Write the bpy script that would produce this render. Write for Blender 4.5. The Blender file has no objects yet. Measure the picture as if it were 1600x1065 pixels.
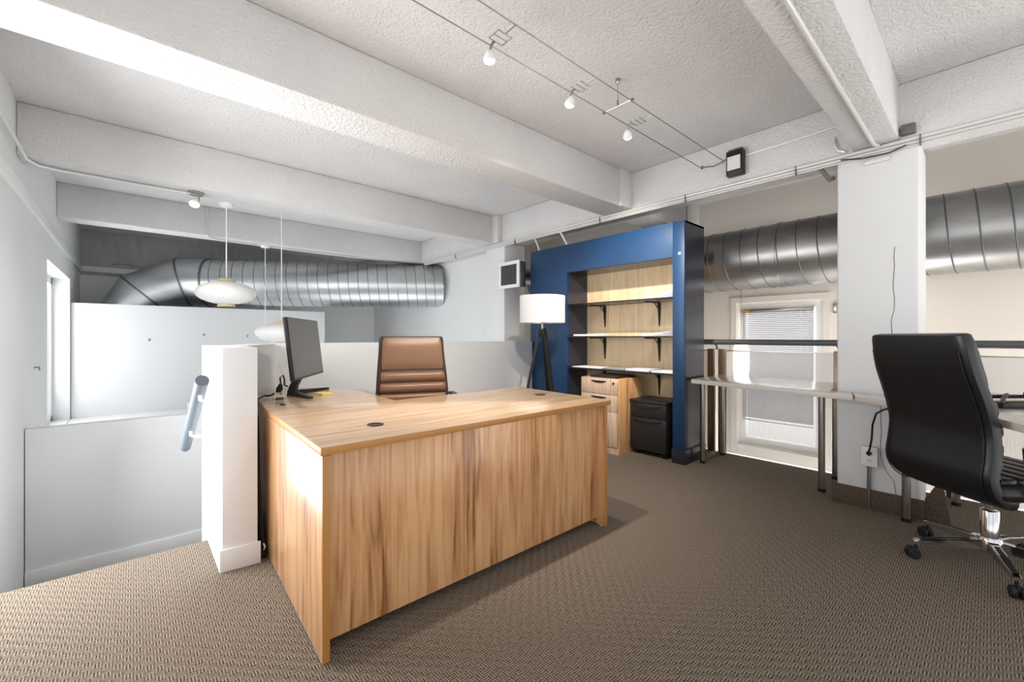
import bpy, bmesh, math, random
from mathutils import Vector, Matrix
random.seed(7)
sc = bpy.context.scene
COL = sc.collection

# ------------------------------------------------------------------ camera
F, HY = 665.0, 526.0
ANG = math.atan(748 / F)
EYE = 1.10
cam_d = bpy.data.cameras.new('camera')
cam_d.sensor_width = 36.0
cam_d.lens = F / 1600 * 36.0
cam_d.shift_y = (HY - 532.5) / 1600
cam_d.clip_start = 0.05
cam = bpy.data.objects.new('camera', cam_d)
cam.location = (0, 0, EYE)
cam.rotation_euler = (math.pi / 2, 0, ANG - math.pi / 2)
COL.objects.link(cam)
sc.camera = cam

# ------------------------------------------------------------------ world, daylight, added fill, exposure
sc.view_settings.view_transform = 'Standard'
sc.view_settings.look = 'None'
sc.view_settings.gamma = 1.0
sc.view_settings.use_curve_mapping = False
sc.view_settings.exposure = 0.55
w = bpy.data.worlds.new('daylight')
sc.world = w
w.use_nodes = True
_wt = w.node_tree
_bg = _wt.nodes['Background']
_tc = _wt.nodes.new('ShaderNodeTexCoord')
_sx = _wt.nodes.new('ShaderNodeSeparateXYZ')
_rp = _wt.nodes.new('ShaderNodeValToRGB')          # bright snow below the horizon, overcast sky above
_mr = _wt.nodes.new('ShaderNodeMapRange')
_mr.inputs[1].default_value, _mr.inputs[2].default_value = -1.0, 1.0
_wt.links.new(_tc.outputs['Generated'], _sx.inputs[0])
_wt.links.new(_sx.outputs[2], _mr.inputs[0])
_wt.links.new(_mr.outputs[0], _rp.inputs[0])
_rp.color_ramp.elements[0].position, _rp.color_ramp.elements[0].color = 0.47, (1.0, 0.99, 0.97, 1)
_rp.color_ramp.elements[1].position, _rp.color_ramp.elements[1].color = 0.53, (0.55, 0.565, 0.58, 1)
_wt.links.new(_rp.outputs[0], _bg.inputs[0])
_bg.inputs[1].default_value = 1.35


def area(name, loc, target, sx, sy, power, color=(1, 1, 1)):
    l = bpy.data.lights.new(name, 'AREA')
    l.shape = 'RECTANGLE'
    l.size, l.size_y, l.energy, l.color = sx, sy, power, color
    o = bpy.data.objects.new(name, l)
    o.location = loc
    o.rotation_euler = (Vector(target) - Vector(loc)).to_track_quat('-Z', 'Y').to_euler()
    COL.objects.link(o)
    return o


area('daylight_near_left_window', (-0.62, 3.0, 0.95), (1.2, 2.3, 0.8), 1.3, 1.8, 44, (0.97, 0.985, 1.0))
area('daylight_far_left_window', (-0.95, 6.5, 1.2), (3.0, 5.6, 1.3), 1.8, 1.6, 26, (0.93, 0.97, 1.0))
area('daylight_right_window', (5.35, 1.47, 0.8), (3.0, 1.4, 0.9), 0.7, 1.4, 12, (1.0, 0.98, 0.95))
area('daylight_far_right_windows', (4.9, -2.2, 0.7), (0.0, 1.0, 2.2), 2.4, 1.5, 95, (1.0, 0.99, 0.97))
area('added_fill_lower_level', (2.2, 5.4, -1.3), (2.0, 5.2, 2.0), 3.0, 2.0, 26, (0.97, 0.99, 1.0))  # added upward fill in place of daylight bounced off the lower floor
area('added_fill_lower_right', (4.6, 0.6, -1.35), (4.65, 0.6, 2.0), 0.6, 3.5, 85, (1.0, 0.98, 0.96))  # added upward fill to lift the cream wall and duct underside

# ------------------------------------------------------------------ helpers


def lin(r, g, b):
    f = lambda c: (c / 255 / 12.92) if c / 255 <= 0.04045 else ((c / 255 + 0.055) / 1.055) ** 2.4
    return (f(r), f(g), f(b), 1.0)


def mat(name, rgb, rough=0.6, metal=0.0, noise=0.0, nscale=6.0, bump=0.0, bscale=60.0, bdist=0.004,
        stretch=(1, 1, 1), emis=None, spec=None, coat=0.0):
    m = bpy.data.materials.new(name)
    m.use_nodes = True
    nt = m.node_tree
    p = nt.nodes['Principled BSDF']
    c = lin(*rgb)
    p.inputs['Base Color'].default_value = c
    p.inputs['Roughness'].default_value = rough
    p.inputs['Metallic'].default_value = metal
    if spec is not None:
        p.inputs['Specular IOR Level'].default_value = spec
    if coat:
        p.inputs['Coat Weight'].default_value = coat
        p.inputs['Coat Roughness'].default_value = 0.15
    tc = nt.nodes.new('ShaderNodeTexCoord')
    mp = nt.nodes.new('ShaderNodeMapping')
    mp.inputs['Scale'].default_value = stretch
    nt.links.new(tc.outputs['Object'], mp.inputs[0])
    nz = nt.nodes.new('ShaderNodeTexNoise')
    nz.inputs['Scale'].default_value = nscale
    nz.inputs['Detail'].default_value = 5
    nt.links.new(mp.outputs[0], nz.inputs['Vector'])
    rp = nt.nodes.new('ShaderNodeValToRGB')
    n = max(noise, 0.015)
    rp.color_ramp.elements[0].position = 0.3
    rp.color_ramp.elements[1].position = 0.7
    rp.color_ramp.elements[0].color = tuple(x * (1 - n) for x in c[:3]) + (1,)
    rp.color_ramp.elements[1].color = tuple(min(1, x * (1 + n * .6)) for x in c[:3]) + (1,)
    nt.links.new(nz.outputs['Fac'], rp.inputs[0])
    nt.links.new(rp.outputs[0], p.inputs['Base Color'])
    if bump:
        n2 = nt.nodes.new('ShaderNodeTexNoise')
        n2.inputs['Scale'].default_value = bscale
        n2.inputs['Detail'].default_value = 3
        nt.links.new(mp.outputs[0], n2.inputs['Vector'])
        b = nt.nodes.new('ShaderNodeBump')
        b.inputs['Strength'].default_value = bump
        b.inputs['Distance'].default_value = bdist
        nt.links.new(n2.outputs['Fac'], b.inputs['Height'])
        nt.links.new(b.outputs[0], p.inputs['Normal'])
    if emis:
        p.inputs['Emission Color'].default_value = lin(*rgb)
        p.inputs['Emission Strength'].default_value = emis
    return m


def wood(name, c_dark, c_mid, c_light, grain, plank, width, rough=0.35, var=0.5, coat=1.0):
    """laminate: grain and plank are axis indices; planks of `width` along the plank axis"""
    m = bpy.data.materials.new(name)
    m.use_nodes = True
    nt = m.node_tree
    N, L = nt.nodes.new, nt.links.new
    p = nt.nodes['Principled BSDF']
    p.inputs['Roughness'].default_value = rough
    p.inputs['Coat Weight'].default_value = coat
    p.inputs['Coat Roughness'].default_value = 0.2
    p.inputs['Coat IOR'].default_value = 1.8
    tc = N('ShaderNodeTexCoord')
    sx = N('ShaderNodeSeparateXYZ')
    L(tc.outputs['Object'], sx.inputs[0])
    dv = N('ShaderNodeMath'); dv.operation = 'DIVIDE'; dv.inputs[1].default_value = width
    L(sx.outputs[plank], dv.inputs[0])
    fl = N('ShaderNodeMath'); fl.operation = 'FLOOR'
    L(dv.outputs[0], fl.inputs[0])
    wn = N('ShaderNodeTexWhiteNoise'); wn.noise_dimensions = '1D'
    L(fl.outputs[0], wn.inputs['W'])
    sc3 = [17.0, 17.0, 17.0]
    sc3[grain] = 1.3
    mp = N('ShaderNodeMapping'); mp.inputs['Scale'].default_value = sc3
    off = N('ShaderNodeVectorMath'); off.operation = 'ADD'
    ml = N('ShaderNodeVectorMath'); ml.operation = 'SCALE'; ml.inputs['Scale'].default_value = 7.0
    L(wn.outputs['Color'], ml.inputs[0])
    L(tc.outputs['Object'], off.inputs[0]); L(ml.outputs[0], off.inputs[1])
    L(off.outputs[0], mp.inputs[0])
    n1 = N('ShaderNodeTexNoise'); n1.inputs['Scale'].default_value = 1.6
    n1.inputs['Detail'].default_value = 6; n1.inputs['Distortion'].default_value = 0.9
    L(mp.outputs[0], n1.inputs['Vector'])
    mp2 = N('ShaderNodeMapping')
    s2 = [70.0] * 3; s2[grain] = 2.0
    mp2.inputs['Scale'].default_value = s2
    L(off.outputs[0], mp2.inputs[0])
    n2 = N('ShaderNodeTexNoise'); n2.inputs['Scale'].default_value = 1.0; n2.inputs['Detail'].default_value = 4
    L(mp2.outputs[0], n2.inputs['Vector'])
    a = N('ShaderNodeMath'); a.operation = 'MULTIPLY_ADD'; a.inputs[1].default_value = 0.42
    L(n2.outputs['Fac'], a.inputs[0]); L(n1.outputs['Fac'], a.inputs[2])
    v = N('ShaderNodeMath'); v.operation = 'MULTIPLY_ADD'; v.inputs[1].default_value = 0.22 * var
    L(wn.outputs['Value'], v.inputs[0]); L(a.outputs[0], v.inputs[2])
    rp = N('ShaderNodeValToRGB')
    e = rp.color_ramp.elements
    e[0].position, e[0].color = 0.52, lin(*c_dark)
    e[1].position, e[1].color = 0.94, lin(*c_light)
    k = rp.color_ramp.elements.new(0.70); k.color = lin(*c_mid)
    L(v.outputs[0], rp.inputs[0])
    fr = N('ShaderNodeMath'); fr.operation = 'FRACT'           # pale line where two planks meet
    L(dv.outputs[0], fr.inputs[0])
    lt = N('ShaderNodeMath'); lt.operation = 'LESS_THAN'; lt.inputs[1].default_value = 0.0035 / width
    L(fr.outputs[0], lt.inputs[0])
    ls = N('ShaderNodeMath'); ls.operation = 'MULTIPLY'; ls.inputs[1].default_value = 0.55
    L(lt.outputs[0], ls.inputs[0])
    mx = N('ShaderNodeMix'); mx.data_type = 'RGBA'
    L(ls.outputs[0], mx.inputs[0]); L(rp.outputs[0], mx.inputs[6])
    mx.inputs[7].default_value = lin(*c_light)
    L(mx.outputs[2], p.inputs['Base Color'])
    return m


def carpet_mat():
    m = bpy.data.materials.new('woven_carpet')
    m.use_nodes = True
    nt = m.node_tree
    N, L = nt.nodes.new, nt.links.new
    p = nt.nodes['Principled BSDF']
    p.inputs['Roughness'].default_value = 0.95
    p.inputs['Specular IOR Level'].default_value = 0.15
    tc = N('ShaderNodeTexCoord')
    cell = 0.026
    ck = N('ShaderNodeTexChecker'); ck.inputs['Scale'].default_value = 1 / cell
    ck.inputs['Color1'].default_value = (0, 0, 0, 1); ck.inputs['Color2'].default_value = (1, 1, 1, 1)
    L(tc.outputs['Object'], ck.inputs['Vector'])
    waves = []
    for d in ('X', 'Y'):
        wv = N('ShaderNodeTexWave'); wv.bands_direction = d
        wv.inputs['Scale'].default_value = 0.314 / 0.0087 * 0.5 / 0.5
        wv.inputs['Distortion'].default_value = 0.6
        wv.inputs['Detail'].default_value = 1
        L(tc.outputs['Object'], wv.inputs['Vector'])
        waves.append(wv)
    mx = N('ShaderNodeMix')
    L(ck.outputs['Fac'], mx.inputs[0])
    L(waves[0].outputs['Fac'], mx.inputs[2]); L(waves[1].outputs['Fac'], mx.inputs[3])
    nz = N('ShaderNodeTexNoise'); nz.inputs['Scale'].default_value = 90; nz.inputs['Detail'].default_value = 3
    L(tc.outputs['Object'], nz.inputs['Vector'])
    ad = N('ShaderNodeMath'); ad.operation = 'MULTIPLY_ADD'; ad.inputs[1].default_value = 0.8
    L(nz.outputs['Fac'], ad.inputs[0])
    hf = N('ShaderNodeMath'); hf.operation = 'MULTIPLY_ADD'; hf.inputs[1].default_value = 0.75; hf.inputs[2].default_value = -0.22
    L(mx.outputs[0], hf.inputs[0]); L(hf.outputs[0], ad.inputs[2])
    rp = N('ShaderNodeValToRGB')
    e = rp.color_ramp.elements
    e[0].position, e[0].color = 0.15, lin(56, 46, 38)
    e[1].position, e[1].color = 0.85, lin(152, 139, 124)
    L(ad.outputs[0], rp.inputs[0]); L(rp.outputs[0], p.inputs['Base Color'])
    b = N('ShaderNodeBump'); b.inputs['Strength'].default_value = 0.5; b.inputs['Distance'].default_value = 0.003
    L(ad.outputs[0], b.inputs['Height']); L(b.outputs[0], p.inputs['Normal'])
    return m


def mesh_mat():
    """perforated white sheet: round holes 3.6 mm on a 6 mm grid"""
    m = bpy.data.materials.new('perforated_white_sheet')
    m.use_nodes = True
    nt = m.node_tree
    N, L = nt.nodes.new, nt.links.new
    p = nt.nodes['Principled BSDF']
    p.inputs['Base Color'].default_value = lin(238, 236, 233)
    p.inputs['Roughness'].default_value = 0.5
    out = nt.nodes['Material Output']
    tc = N('ShaderNodeTexCoord'); s = N('ShaderNodeSeparateXYZ')
    L(tc.outputs['Object'], s.inputs[0])
    cs = []
    for i in (1, 2):
        k = N('ShaderNodeMath'); k.operation = 'MULTIPLY'; k.inputs[1].default_value = 2 * math.pi / 0.008
        L(s.outputs[i], k.inputs[0])
        c = N('ShaderNodeMath'); c.operation = 'COSINE'
        L(k.outputs[0], c.inputs[0]); cs.append(c)
    ad = N('ShaderNodeMath'); ad.operation = 'ADD'
    L(cs[0].outputs[0], ad.inputs[0]); L(cs[1].outputs[0], ad.inputs[1])
    gt = N('ShaderNodeMath'); gt.operation = 'GREATER_THAN'; gt.inputs[1].default_value = 0.3
    L(ad.outputs[0], gt.inputs[0])
    tr = N('ShaderNodeBsdfTransparent'); mx = N('ShaderNodeMixShader')
    L(gt.outputs[0], mx.inputs[0]); L(p.outputs[0], mx.inputs[1]); L(tr.outputs[0], mx.inputs[2])
    L(mx.outputs[0], out.inputs['Surface'])
    return m


def glass_mat(name, tint=(255, 255, 255), opacity=0.12):
    m = bpy.data.materials.new(name)
    m.use_nodes = True
    nt = m.node_tree
    N, L = nt.nodes.new, nt.links.new
    p = nt.nodes['Principled BSDF']
    p.inputs['Base Color'].default_value = lin(*tint)
    p.inputs['Roughness'].default_value = 0.05
    tr = N('ShaderNodeBsdfTransparent'); tr.inputs[0].default_value = lin(*tint)
    mx = N('ShaderNodeMixShader'); mx.inputs[0].default_value = opacity
    L(tr.outputs[0], mx.inputs[1]); L(p.outputs[0], mx.inputs[2])
    L(mx.outputs[0], nt.nodes['Material Output'].inputs['Surface'])
    return m


M = dict(
    stucco=mat('stucco_concrete', (218, 217, 217), 0.9, noise=0.05, nscale=2.5, bump=1.0, bscale=66, bdist=0.010),
    rawcon=mat('raw_concrete', (178, 177, 175), 0.9, noise=0.14, nscale=3.0, bump=0.3, bscale=40, stretch=(4, 1, 1)),
    wallw=mat('white_wall_paint', (230, 231, 232), 0.65, noise=0.015, nscale=1.5, bump=0.05, bscale=90),
    cream=mat('cream_wall_paint', (232, 225, 216), 0.7, noise=0.02, nscale=1.2, bump=0.05, bscale=90),
    trim=mat('white_gloss_trim', (236, 237, 236), 0.4),
    crack=mat('dark_crack', (88, 84, 80), 0.9),  # dark colour of the drawn crack lines
    carpet=carpet_mat(),
    kerb=mat('carpet_kerb', (96, 82, 68), 0.95, noise=0.45, nscale=120, bump=0.4, bscale=140),
    lowfloor=mat('pale_lower_floor', (200, 196, 190), 0.5),
    snow=mat('snowy_ground', (238, 240, 243), 0.9, noise=0.35, nscale=1.2),
    woodv=wood('laminate_vertical', (122, 80, 49), (197, 142, 93), (224, 175, 126), 2, 0, 0.135, var=0.9, coat=0.2),
    woodvy=wood('laminate_vertical_side', (122, 80, 49), (197, 142, 93), (224, 175, 126), 2, 1, 0.135, var=0.7),
    woodtop_lit=wood('laminate_top_lit', (182, 142, 106), (211, 172, 133), (228, 196, 160), 0, 1, 0.40, var=0.25),  # desk laminate made paler; light from above put into its colours
    woodpale=wood('laminate_pale', (160, 128, 104), (196, 166, 142), (214, 188, 165), 2, 1, 0.09),
    edge=mat('edge_banding', (186, 130, 68), 0.4, noise=0.05, stretch=(6, 6, 1)),
    tabletop=wood('grey_beige_laminate', (186, 176, 164), (203, 195, 185), (214, 207, 198), 1, 0, 0.5, 0.22, 0.2),
    tedge=mat('pale_table_edge', (214, 208, 200), 0.4),
    navy=mat('blue_painted_board', (20, 56, 94), 0.42, noise=0.04, nscale=2, bump=0.03, bscale=120),
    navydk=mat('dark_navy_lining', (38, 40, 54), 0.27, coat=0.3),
    maple=wood('maple_veneer', (224, 190, 142), (236, 208, 166), (242, 219, 184), 2, 1, 0.6, 0.4, 0.3, 0.1),
    black=mat('black_satin', (24, 24, 26), 0.42),
    blackm=mat('black_matte', (20, 20, 21), 0.6),
    blackmetal=mat('black_powder_coat', (30, 29, 30), 0.45, bump=0.05, bscale=300, bdist=0.001),
    bleather=mat('black_leather', (15, 17, 22), 0.34, noise=0.05, bump=0.12, bscale=160, bdist=0.001),
    brleather=mat('brown_leather', (128, 92, 67), 0.36, noise=0.06, bump=0.12, bscale=160, bdist=0.001),
    brdark=mat('dark_brown_leather', (62, 45, 40), 0.4, noise=0.05, bump=0.1, bscale=160, bdist=0.001),
    chrome=mat('polished_chrome', (215, 215, 218), 0.1, 1.0),
    steel=mat('brushed_steel', (172, 166, 160), 0.28, 1.0, noise=0.05),
    post=mat('bronze_grey_steel', (128, 112, 98), 0.35, 0.8, noise=0.08),
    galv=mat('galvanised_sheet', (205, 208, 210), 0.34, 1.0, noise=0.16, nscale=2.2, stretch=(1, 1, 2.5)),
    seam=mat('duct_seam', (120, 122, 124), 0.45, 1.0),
    galvdk=mat('dark_galvanised_sheet', (165, 165, 165), 0.36, 0.92, noise=0.3, nscale=2.4, stretch=(2, 1, 2)),  # darker, patchier tone of the galvanised sheet
    conduit=mat('painted_conduit', (222, 221, 219), 0.35, 0.25),
    dkwire=mat('dark_wire', (60, 58, 56), 0.5),
    wirem=mat('steel_wire', (126, 122, 118), 0.35, 0.9),
    rail=mat('grey_rail', (96, 98, 103), 0.45, 0.2),
    railb=mat('blue_grey_rail', (112, 122, 134), 0.45, 0.1),
    shade=mat('white_fabric_shade', (240, 238, 236), 0.85, bump=0.1, bscale=300, bdist=0.001),
    paper=mat('white_paper', (240, 239, 240), 0.8),
    lilac=mat('pale_lilac_paper', (214, 213, 226), 0.7),
    greymag=mat('grey_magazine_cover', (150, 148, 150), 0.35),
    yellow=mat('yellow_note_paper', (232, 205, 120), 0.8),
    ricep=mat('ribbed_lantern_shade', (232, 231, 229), 0.8, bump=0.6, bscale=26, bdist=0.004, stretch=(0.05, 0.05, 5)),
    lampwood=mat('pale_wood_ring', (196, 180, 152), 0.6),
    glow=mat('lit_lamp', (255, 250, 240), 0.4, emis=14),
    lantern=mat('lit_lantern_shade', (255, 251, 244), 0.6, emis=2.5),
    white=mat('white_plastic', (238, 238, 238), 0.4),
    blind=mat('blind_slat', (190, 190, 195), 0.5),
    orange=mat('orange_bracket', (190, 140, 60), 0.5),
    screen=mat('monitor_screen', (92, 90, 90), 0.35),
    mesh=mesh_mat(),
    glass=glass_mat('window_glass'),
    acrylic=glass_mat('clear_acrylic', (240, 232, 224), 0.5),
    blkglass=glass_mat('smoked_glass_shelf', (172, 174, 178), 0.25),
    grille=mat('dark_grille', (112, 110, 108), 0.6),
    label=mat('white_printed_label', (226, 226, 224), 0.5, noise=0.12, nscale=160),
)


class MB:
    """collects shapes; build() links them as ONE mesh object"""

    def __init__(self, mtx=None):
        self.V, self.Fc, self.MI, self.S = [], [], [], []
        self.M = mtx or Matrix.Identity(4)

    def add(self, vs, fs, mi=0, smooth=False):
        o = len(self.V)
        self.V += [self.M @ Vector(v) for v in vs]
        for f in fs:
            self.Fc.append(tuple(i + o for i in f)); self.MI.append(mi); self.S.append(smooth)
        return self

    def bmadd(self, bm, mi=0, smooth=False):
        bm.verts.index_update()
        self.add([v.co.copy() for v in bm.verts], [[v.index for v in f.verts] for f in bm.faces], mi, smooth)
        bm.free()
        return self

    def box(self, x0, x1, y0, y1, z0, z1, bev=0.0, mi=0, seg=2, rot=None):
        bm = bmesh.new()
        bmesh.ops.create_cube(bm, size=1)
        for v in bm.verts:
            v.co = Vector(((x0 + x1) / 2 + v.co.x * (x1 - x0), (y0 + y1) / 2 + v.co.y * (y1 - y0), (z0 + z1) / 2 + v.co.z * (z1 - z0)))
        if bev:
            bmesh.ops.bevel(bm, geom=list(bm.edges), offset=bev, segments=seg, affect='EDGES', profile=0.5)
        if rot:
            for v in bm.verts:
                v.co = rot @ v.co
        return self.bmadd(bm, mi, bool(bev))

    def prism(self, pts, z0, z1, bev=0.0, mi=0):
        bm = bmesh.new()
        n = len(pts)
        lo = [bm.verts.new((x, y, z0)) for x, y in pts]
        hi = [bm.verts.new((x, y, z1)) for x, y in pts]
        bm.faces.new(lo[::-1]); bm.faces.new(hi)
        for i in range(n):
            bm.faces.new((lo[i], lo[(i + 1) % n], hi[(i + 1) % n], hi[i]))
        bmesh.ops.recalc_face_normals(bm, faces=list(bm.faces))
        if bev:
            bmesh.ops.bevel(bm, geom=list(bm.edges), offset=bev, segments=2, affect='EDGES', profile=0.5)
        return self.bmadd(bm, mi, bool(bev))

    def rings(self, rings, mi=0, smooth=True, caps=True, close=True):
        n = len(rings[0])
        vs = [p for r in rings for p in r]
        fs = []
        for i in range(len(rings) - 1):
            for j in range(n if close else n - 1):
                k = (j + 1) % n
                fs.append((i * n + j, i * n + k, (i + 1) * n + k, (i + 1) * n + j))
        if caps:
            fs.append(tuple(range(n))[::-1])
            fs.append(tuple(range((len(rings) - 1) * n, len(rings) * n)))
        return self.add(vs, fs, mi, smooth)

    def tube(self, pts, r, seg=10, mi=0, caps=True):
        pts = [Vector(p) for p in pts]
        rs = r if isinstance(r, (list, tuple)) else [r] * len(pts)
        tang = []
        for i in range(len(pts)):
            a = pts[max(i - 1, 0)]; b = pts[min(i + 1, len(pts) - 1)]
            tang.append((b - a).normalized())
        t = tang[0]
        u = t.cross(Vector((0, 0, 1)))
        if u.length < 1e-3:
            u = t.cross(Vector((0, 1, 0)))
        u.normalize()
        rg = []
        for i, p in enumerate(pts):
            t = tang[i]
            u = (u - t * u.dot(t)).normalized()
            v = t.cross(u)
            k = 1.0
            if 0 < i < len(pts) - 1:
                c = (pts[i] - pts[i - 1]).normalized().dot(t)
                k = 1 / max(c, 0.5)
            rg.append([p + (u * math.cos(2 * math.pi * j / seg) + v * math.sin(2 * math.pi * j / seg)) * rs[i] for j in range(seg)])
        return self.rings(rg, mi, True, caps)

    def lathe(self, prof, c=(0, 0, 0), seg=32, mi=0, caps=True, mtx=None):
        c = Vector(c)
        rg = []
        for r, z in prof:
            ring = []
            for j in range(seg):
                a = 2 * math.pi * j / seg
                v = Vector((r * math.cos(a), r * math.sin(a), z))
                if mtx:
                    v = mtx @ v
                ring.append(v + c)
            rg.append(ring)
        return self.rings(rg, mi, True, caps)

    def build(self, name, m, parent=None, label=None):
        me = bpy.data.meshes.new(name)
        me.from_pydata([tuple(v) for v in self.V], [], self.Fc)
        for mm in (m if isinstance(m, (list, tuple)) else [m]):
            me.materials.append(mm)
        for p, mi, s in zip(me.polygons, self.MI, self.S):
            p.material_index = mi
            p.use_smooth = s
        bm = bmesh.new(); bm.from_mesh(me)
        bmesh.ops.recalc_face_normals(bm, faces=list(bm.faces))
        bm.to_mesh(me); bm.free()
        if any(self.S):
            me.set_sharp_from_angle(angle=0.7)
        me.update()
        o = bpy.data.objects.new(name, me)
        COL.objects.link(o)
        if parent:
            o.parent = parent
        if label:
            o['label'] = label
        return o


def tag(o, label, cat, group=None):
    o['label'] = label
    o['category'] = cat
    if group:
        o['group'] = group
    return o


def thing(name, label, cat, loc=(0, 0, 0), rz=0.0, group=None):
    o = bpy.data.objects.new(name, None)
    o.empty_display_size = 0.1
    COL.objects.link(o)
    o.location = loc
    o.rotation_euler = (0, 0, rz)
    return tag(o, label, cat, group)


def struct(name, mb, m):
    o = mb.build(name, m)
    o['kind'] = 'structure'
    return o


def copy_tree(o, parent=None):
    c = o.copy()
    COL.objects.link(c)
    if parent:
        c.parent = parent
    for ch in list(o.children):
        copy_tree(ch, c)
    return c


# ================================================================== ROOM SHELL
BZ, SZ = 2.31, 2.66          # underside of beams, underside of slab
LOW = -1.45                  # floor of the lower level
# mezzanine floor with its open edges
struct('floor', MB().prism([(-0.58, -1.6), (4.2, -1.6), (4.2, 3.66), (0.70, 3.66), (0.31, 2.82), (-0.58, 2.82)], -0.16, 0.0), M['carpet'])
st = MB()
for i in range(3):
    st.box(-0.58, 0.31, 2.82 + 0.28 * i, 2.82 + 0.28 * (i + 1), -0.9, -0.17 * (i + 1))
struct('floor_stair', st, M['carpet'])
struct('floor_landing', MB().box(-0.58, 0.9, 3.66, 4.54, -0.9, -0.68), M['carpet'])
struct('floor_lower', MB().box(-0.6, 5.2, 3.66, 8.9, LOW - 0.1, LOW).box(4.21, 5.2, -3.5, 3.66, LOW - 0.1, LOW), M['lowfloor'])
struct('ceiling', MB().box(-0.9, 5.2, -3.5, 8.9, SZ, SZ + 0.2), M['stucco'])


def beam(y0, y1, x1=5.0, drop=BZ):
    mb = MB().box(-0.58, 3.56, y0, y1, drop + 0.002, SZ, bev=0.012)
    if x1 > 4:
        mb.box(3.81, x1, y0, y1, drop + 0.002, SZ, bev=0.012)
    return mb


struct('ceiling_beam', beam(0.375, 0.60), M['stucco'])
struct('ceiling_beam', beam(2.285, 2.59), M['stucco'])
struct('ceiling_beam', beam(4.275, 4.52, 3.9), M['stucco'])
struct('ceiling_beam', beam(6.235, 6.50, 3.9), M['stucco'])
struct('ceiling_beam', beam(-1.9, -1.6), M['stucco'])
struct('ceiling_girder', MB().box(3.54, 3.83, -3.5, 8.75, BZ, SZ, bev=0.012), M['stucco'])


def crack(mb, pts, wd, fn, mi=1):
    q = []
    for i, (a, b) in enumerate(pts):
        q += [fn(a - wd / 2, b), fn(a + wd / 2, b)]
    mb.add(q, [(2 * i, 2 * i + 1, 2 * i + 3, 2 * i + 2) for i in range(len(pts) - 1)], mi)


col = MB().box(3.54, 3.93, 0.285, 0.69, -0.1, 2.31, bev=0.022)
fx = lambda y, z: (3.5388, y, z)
rr = random.Random(3)
crack(col, [(0.40 + rr.uniform(-.008, .008) + 0.03 * max(0, 1.5 - z), z) for z in [1.66, 1.6, 1.54, 1.46, 1.4, 1.35, 1.27, 1.2, 1.1, 1.0, .9]], 0.003, fx)
crack(col, [(0.398, 1.66), (0.375, 1.662), (0.345, 1.664)], 0.004, fx)
crack(col, [(0.462 + rr.uniform(-.004, .004), z) for z in [.70, .65, .6, .55, .5, .45, .4, .34]] + [(0.44, .26), (.40, .2), (.39, .12)], 0.003, fx)
struct('column', col, [M['wallw'], M['crack']])
struct('column', MB().box(3.54, 3.9, 4.13, 4.51, LOW, 2.31, bev=0.02), M['wallw'])
struct('trim_1', MB().box(3.515, 3.545, 0.262, 0.715, 0, 0.12, bev=0.006)
       .add([(3.53, 0.262, 0), (3.53, 0.15, 0), (3.53, 0.19, 0.27), (3.53, 0.262, 0.13), (3.56, 0.262, 0), (3.56, 0.15, 0), (3.56, 0.19, 0.27), (3.56, 0.262, 0.13)],
            [(0, 1, 2, 3), (7, 6, 5, 4), (0, 4, 5, 1), (1, 5, 6, 2), (2, 6, 7, 3), (3, 7, 4, 0)]), M['kerb'])

struct('trim_5', MB().box(3.46, 3.545, 4.17, 4.28, 2.312, SZ, bev=0.01), M['stucco'])
struct('trim_6', MB().box(3.36, 3.545, 2.262, 2.30, 2.314, SZ, bev=0.01), M['stucco'])
# left wall: (frame-out) window by the camera, far window seen edge-on
wl = MB()
xo, xi = -0.80, -0.58
for y0, y1, z0, z1 in [(0.5, 0.8, LOW, 2.7), (0.8, 3.7, LOW, 0.0), (0.8, 3.7, 1.95, 2.7), (3.7, 5.62, LOW, 2.7),
                       (5.62, 7.45, LOW, 0.10), (5.62, 7.45, 1.80, 2.7), (7.45, 8.9, LOW, 2.7)]:
    wl.box(xo, xi, y0, y1, z0, z1)
struct('wall_left', wl, M['wallw'])
wn = MB()
for y0, y1, z0, z1 in [(5.62, 7.45, 0.10, 0.16), (5.62, 7.45, 1.72, 1.80), (5.62, 5.68, .1, 1.8), (7.39, 7.45, .1, 1.8), (6.5, 6.56, .1, 1.8)]:
    wn.box(-0.79, -0.73, y0, y1, z0, z1)
wn.box(-0.765, -0.76, 5.66, 7.41, 0.14, 1.75, mi=1)
struct('window_2', wn, [M['trim'], M['glass']])
wn = MB()
for y0, y1, z0, z1 in [(0.8, 3.7, 0.0, 0.06), (0.8, 3.7, 1.89, 1.95), (0.8, 0.86, .06, 1.89), (3.64, 3.7, .06, 1.89), (2.22, 2.28, .06, 1.89)]:
    wn.box(-0.79, -0.73, y0, y1, z0, z1)
struct('window_3', wn, M['trim'])
struct('trim_2', MB().box(-0.582, -0.555, 2.6, 8.75, 2.035, 2.125, bev=0.004), M['trim'])
struct('trim_3', MB().box(-0.58, 3.84, 8.725, 8.752, 2.05, 2.13, bev=0.004), M['trim'])
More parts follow.
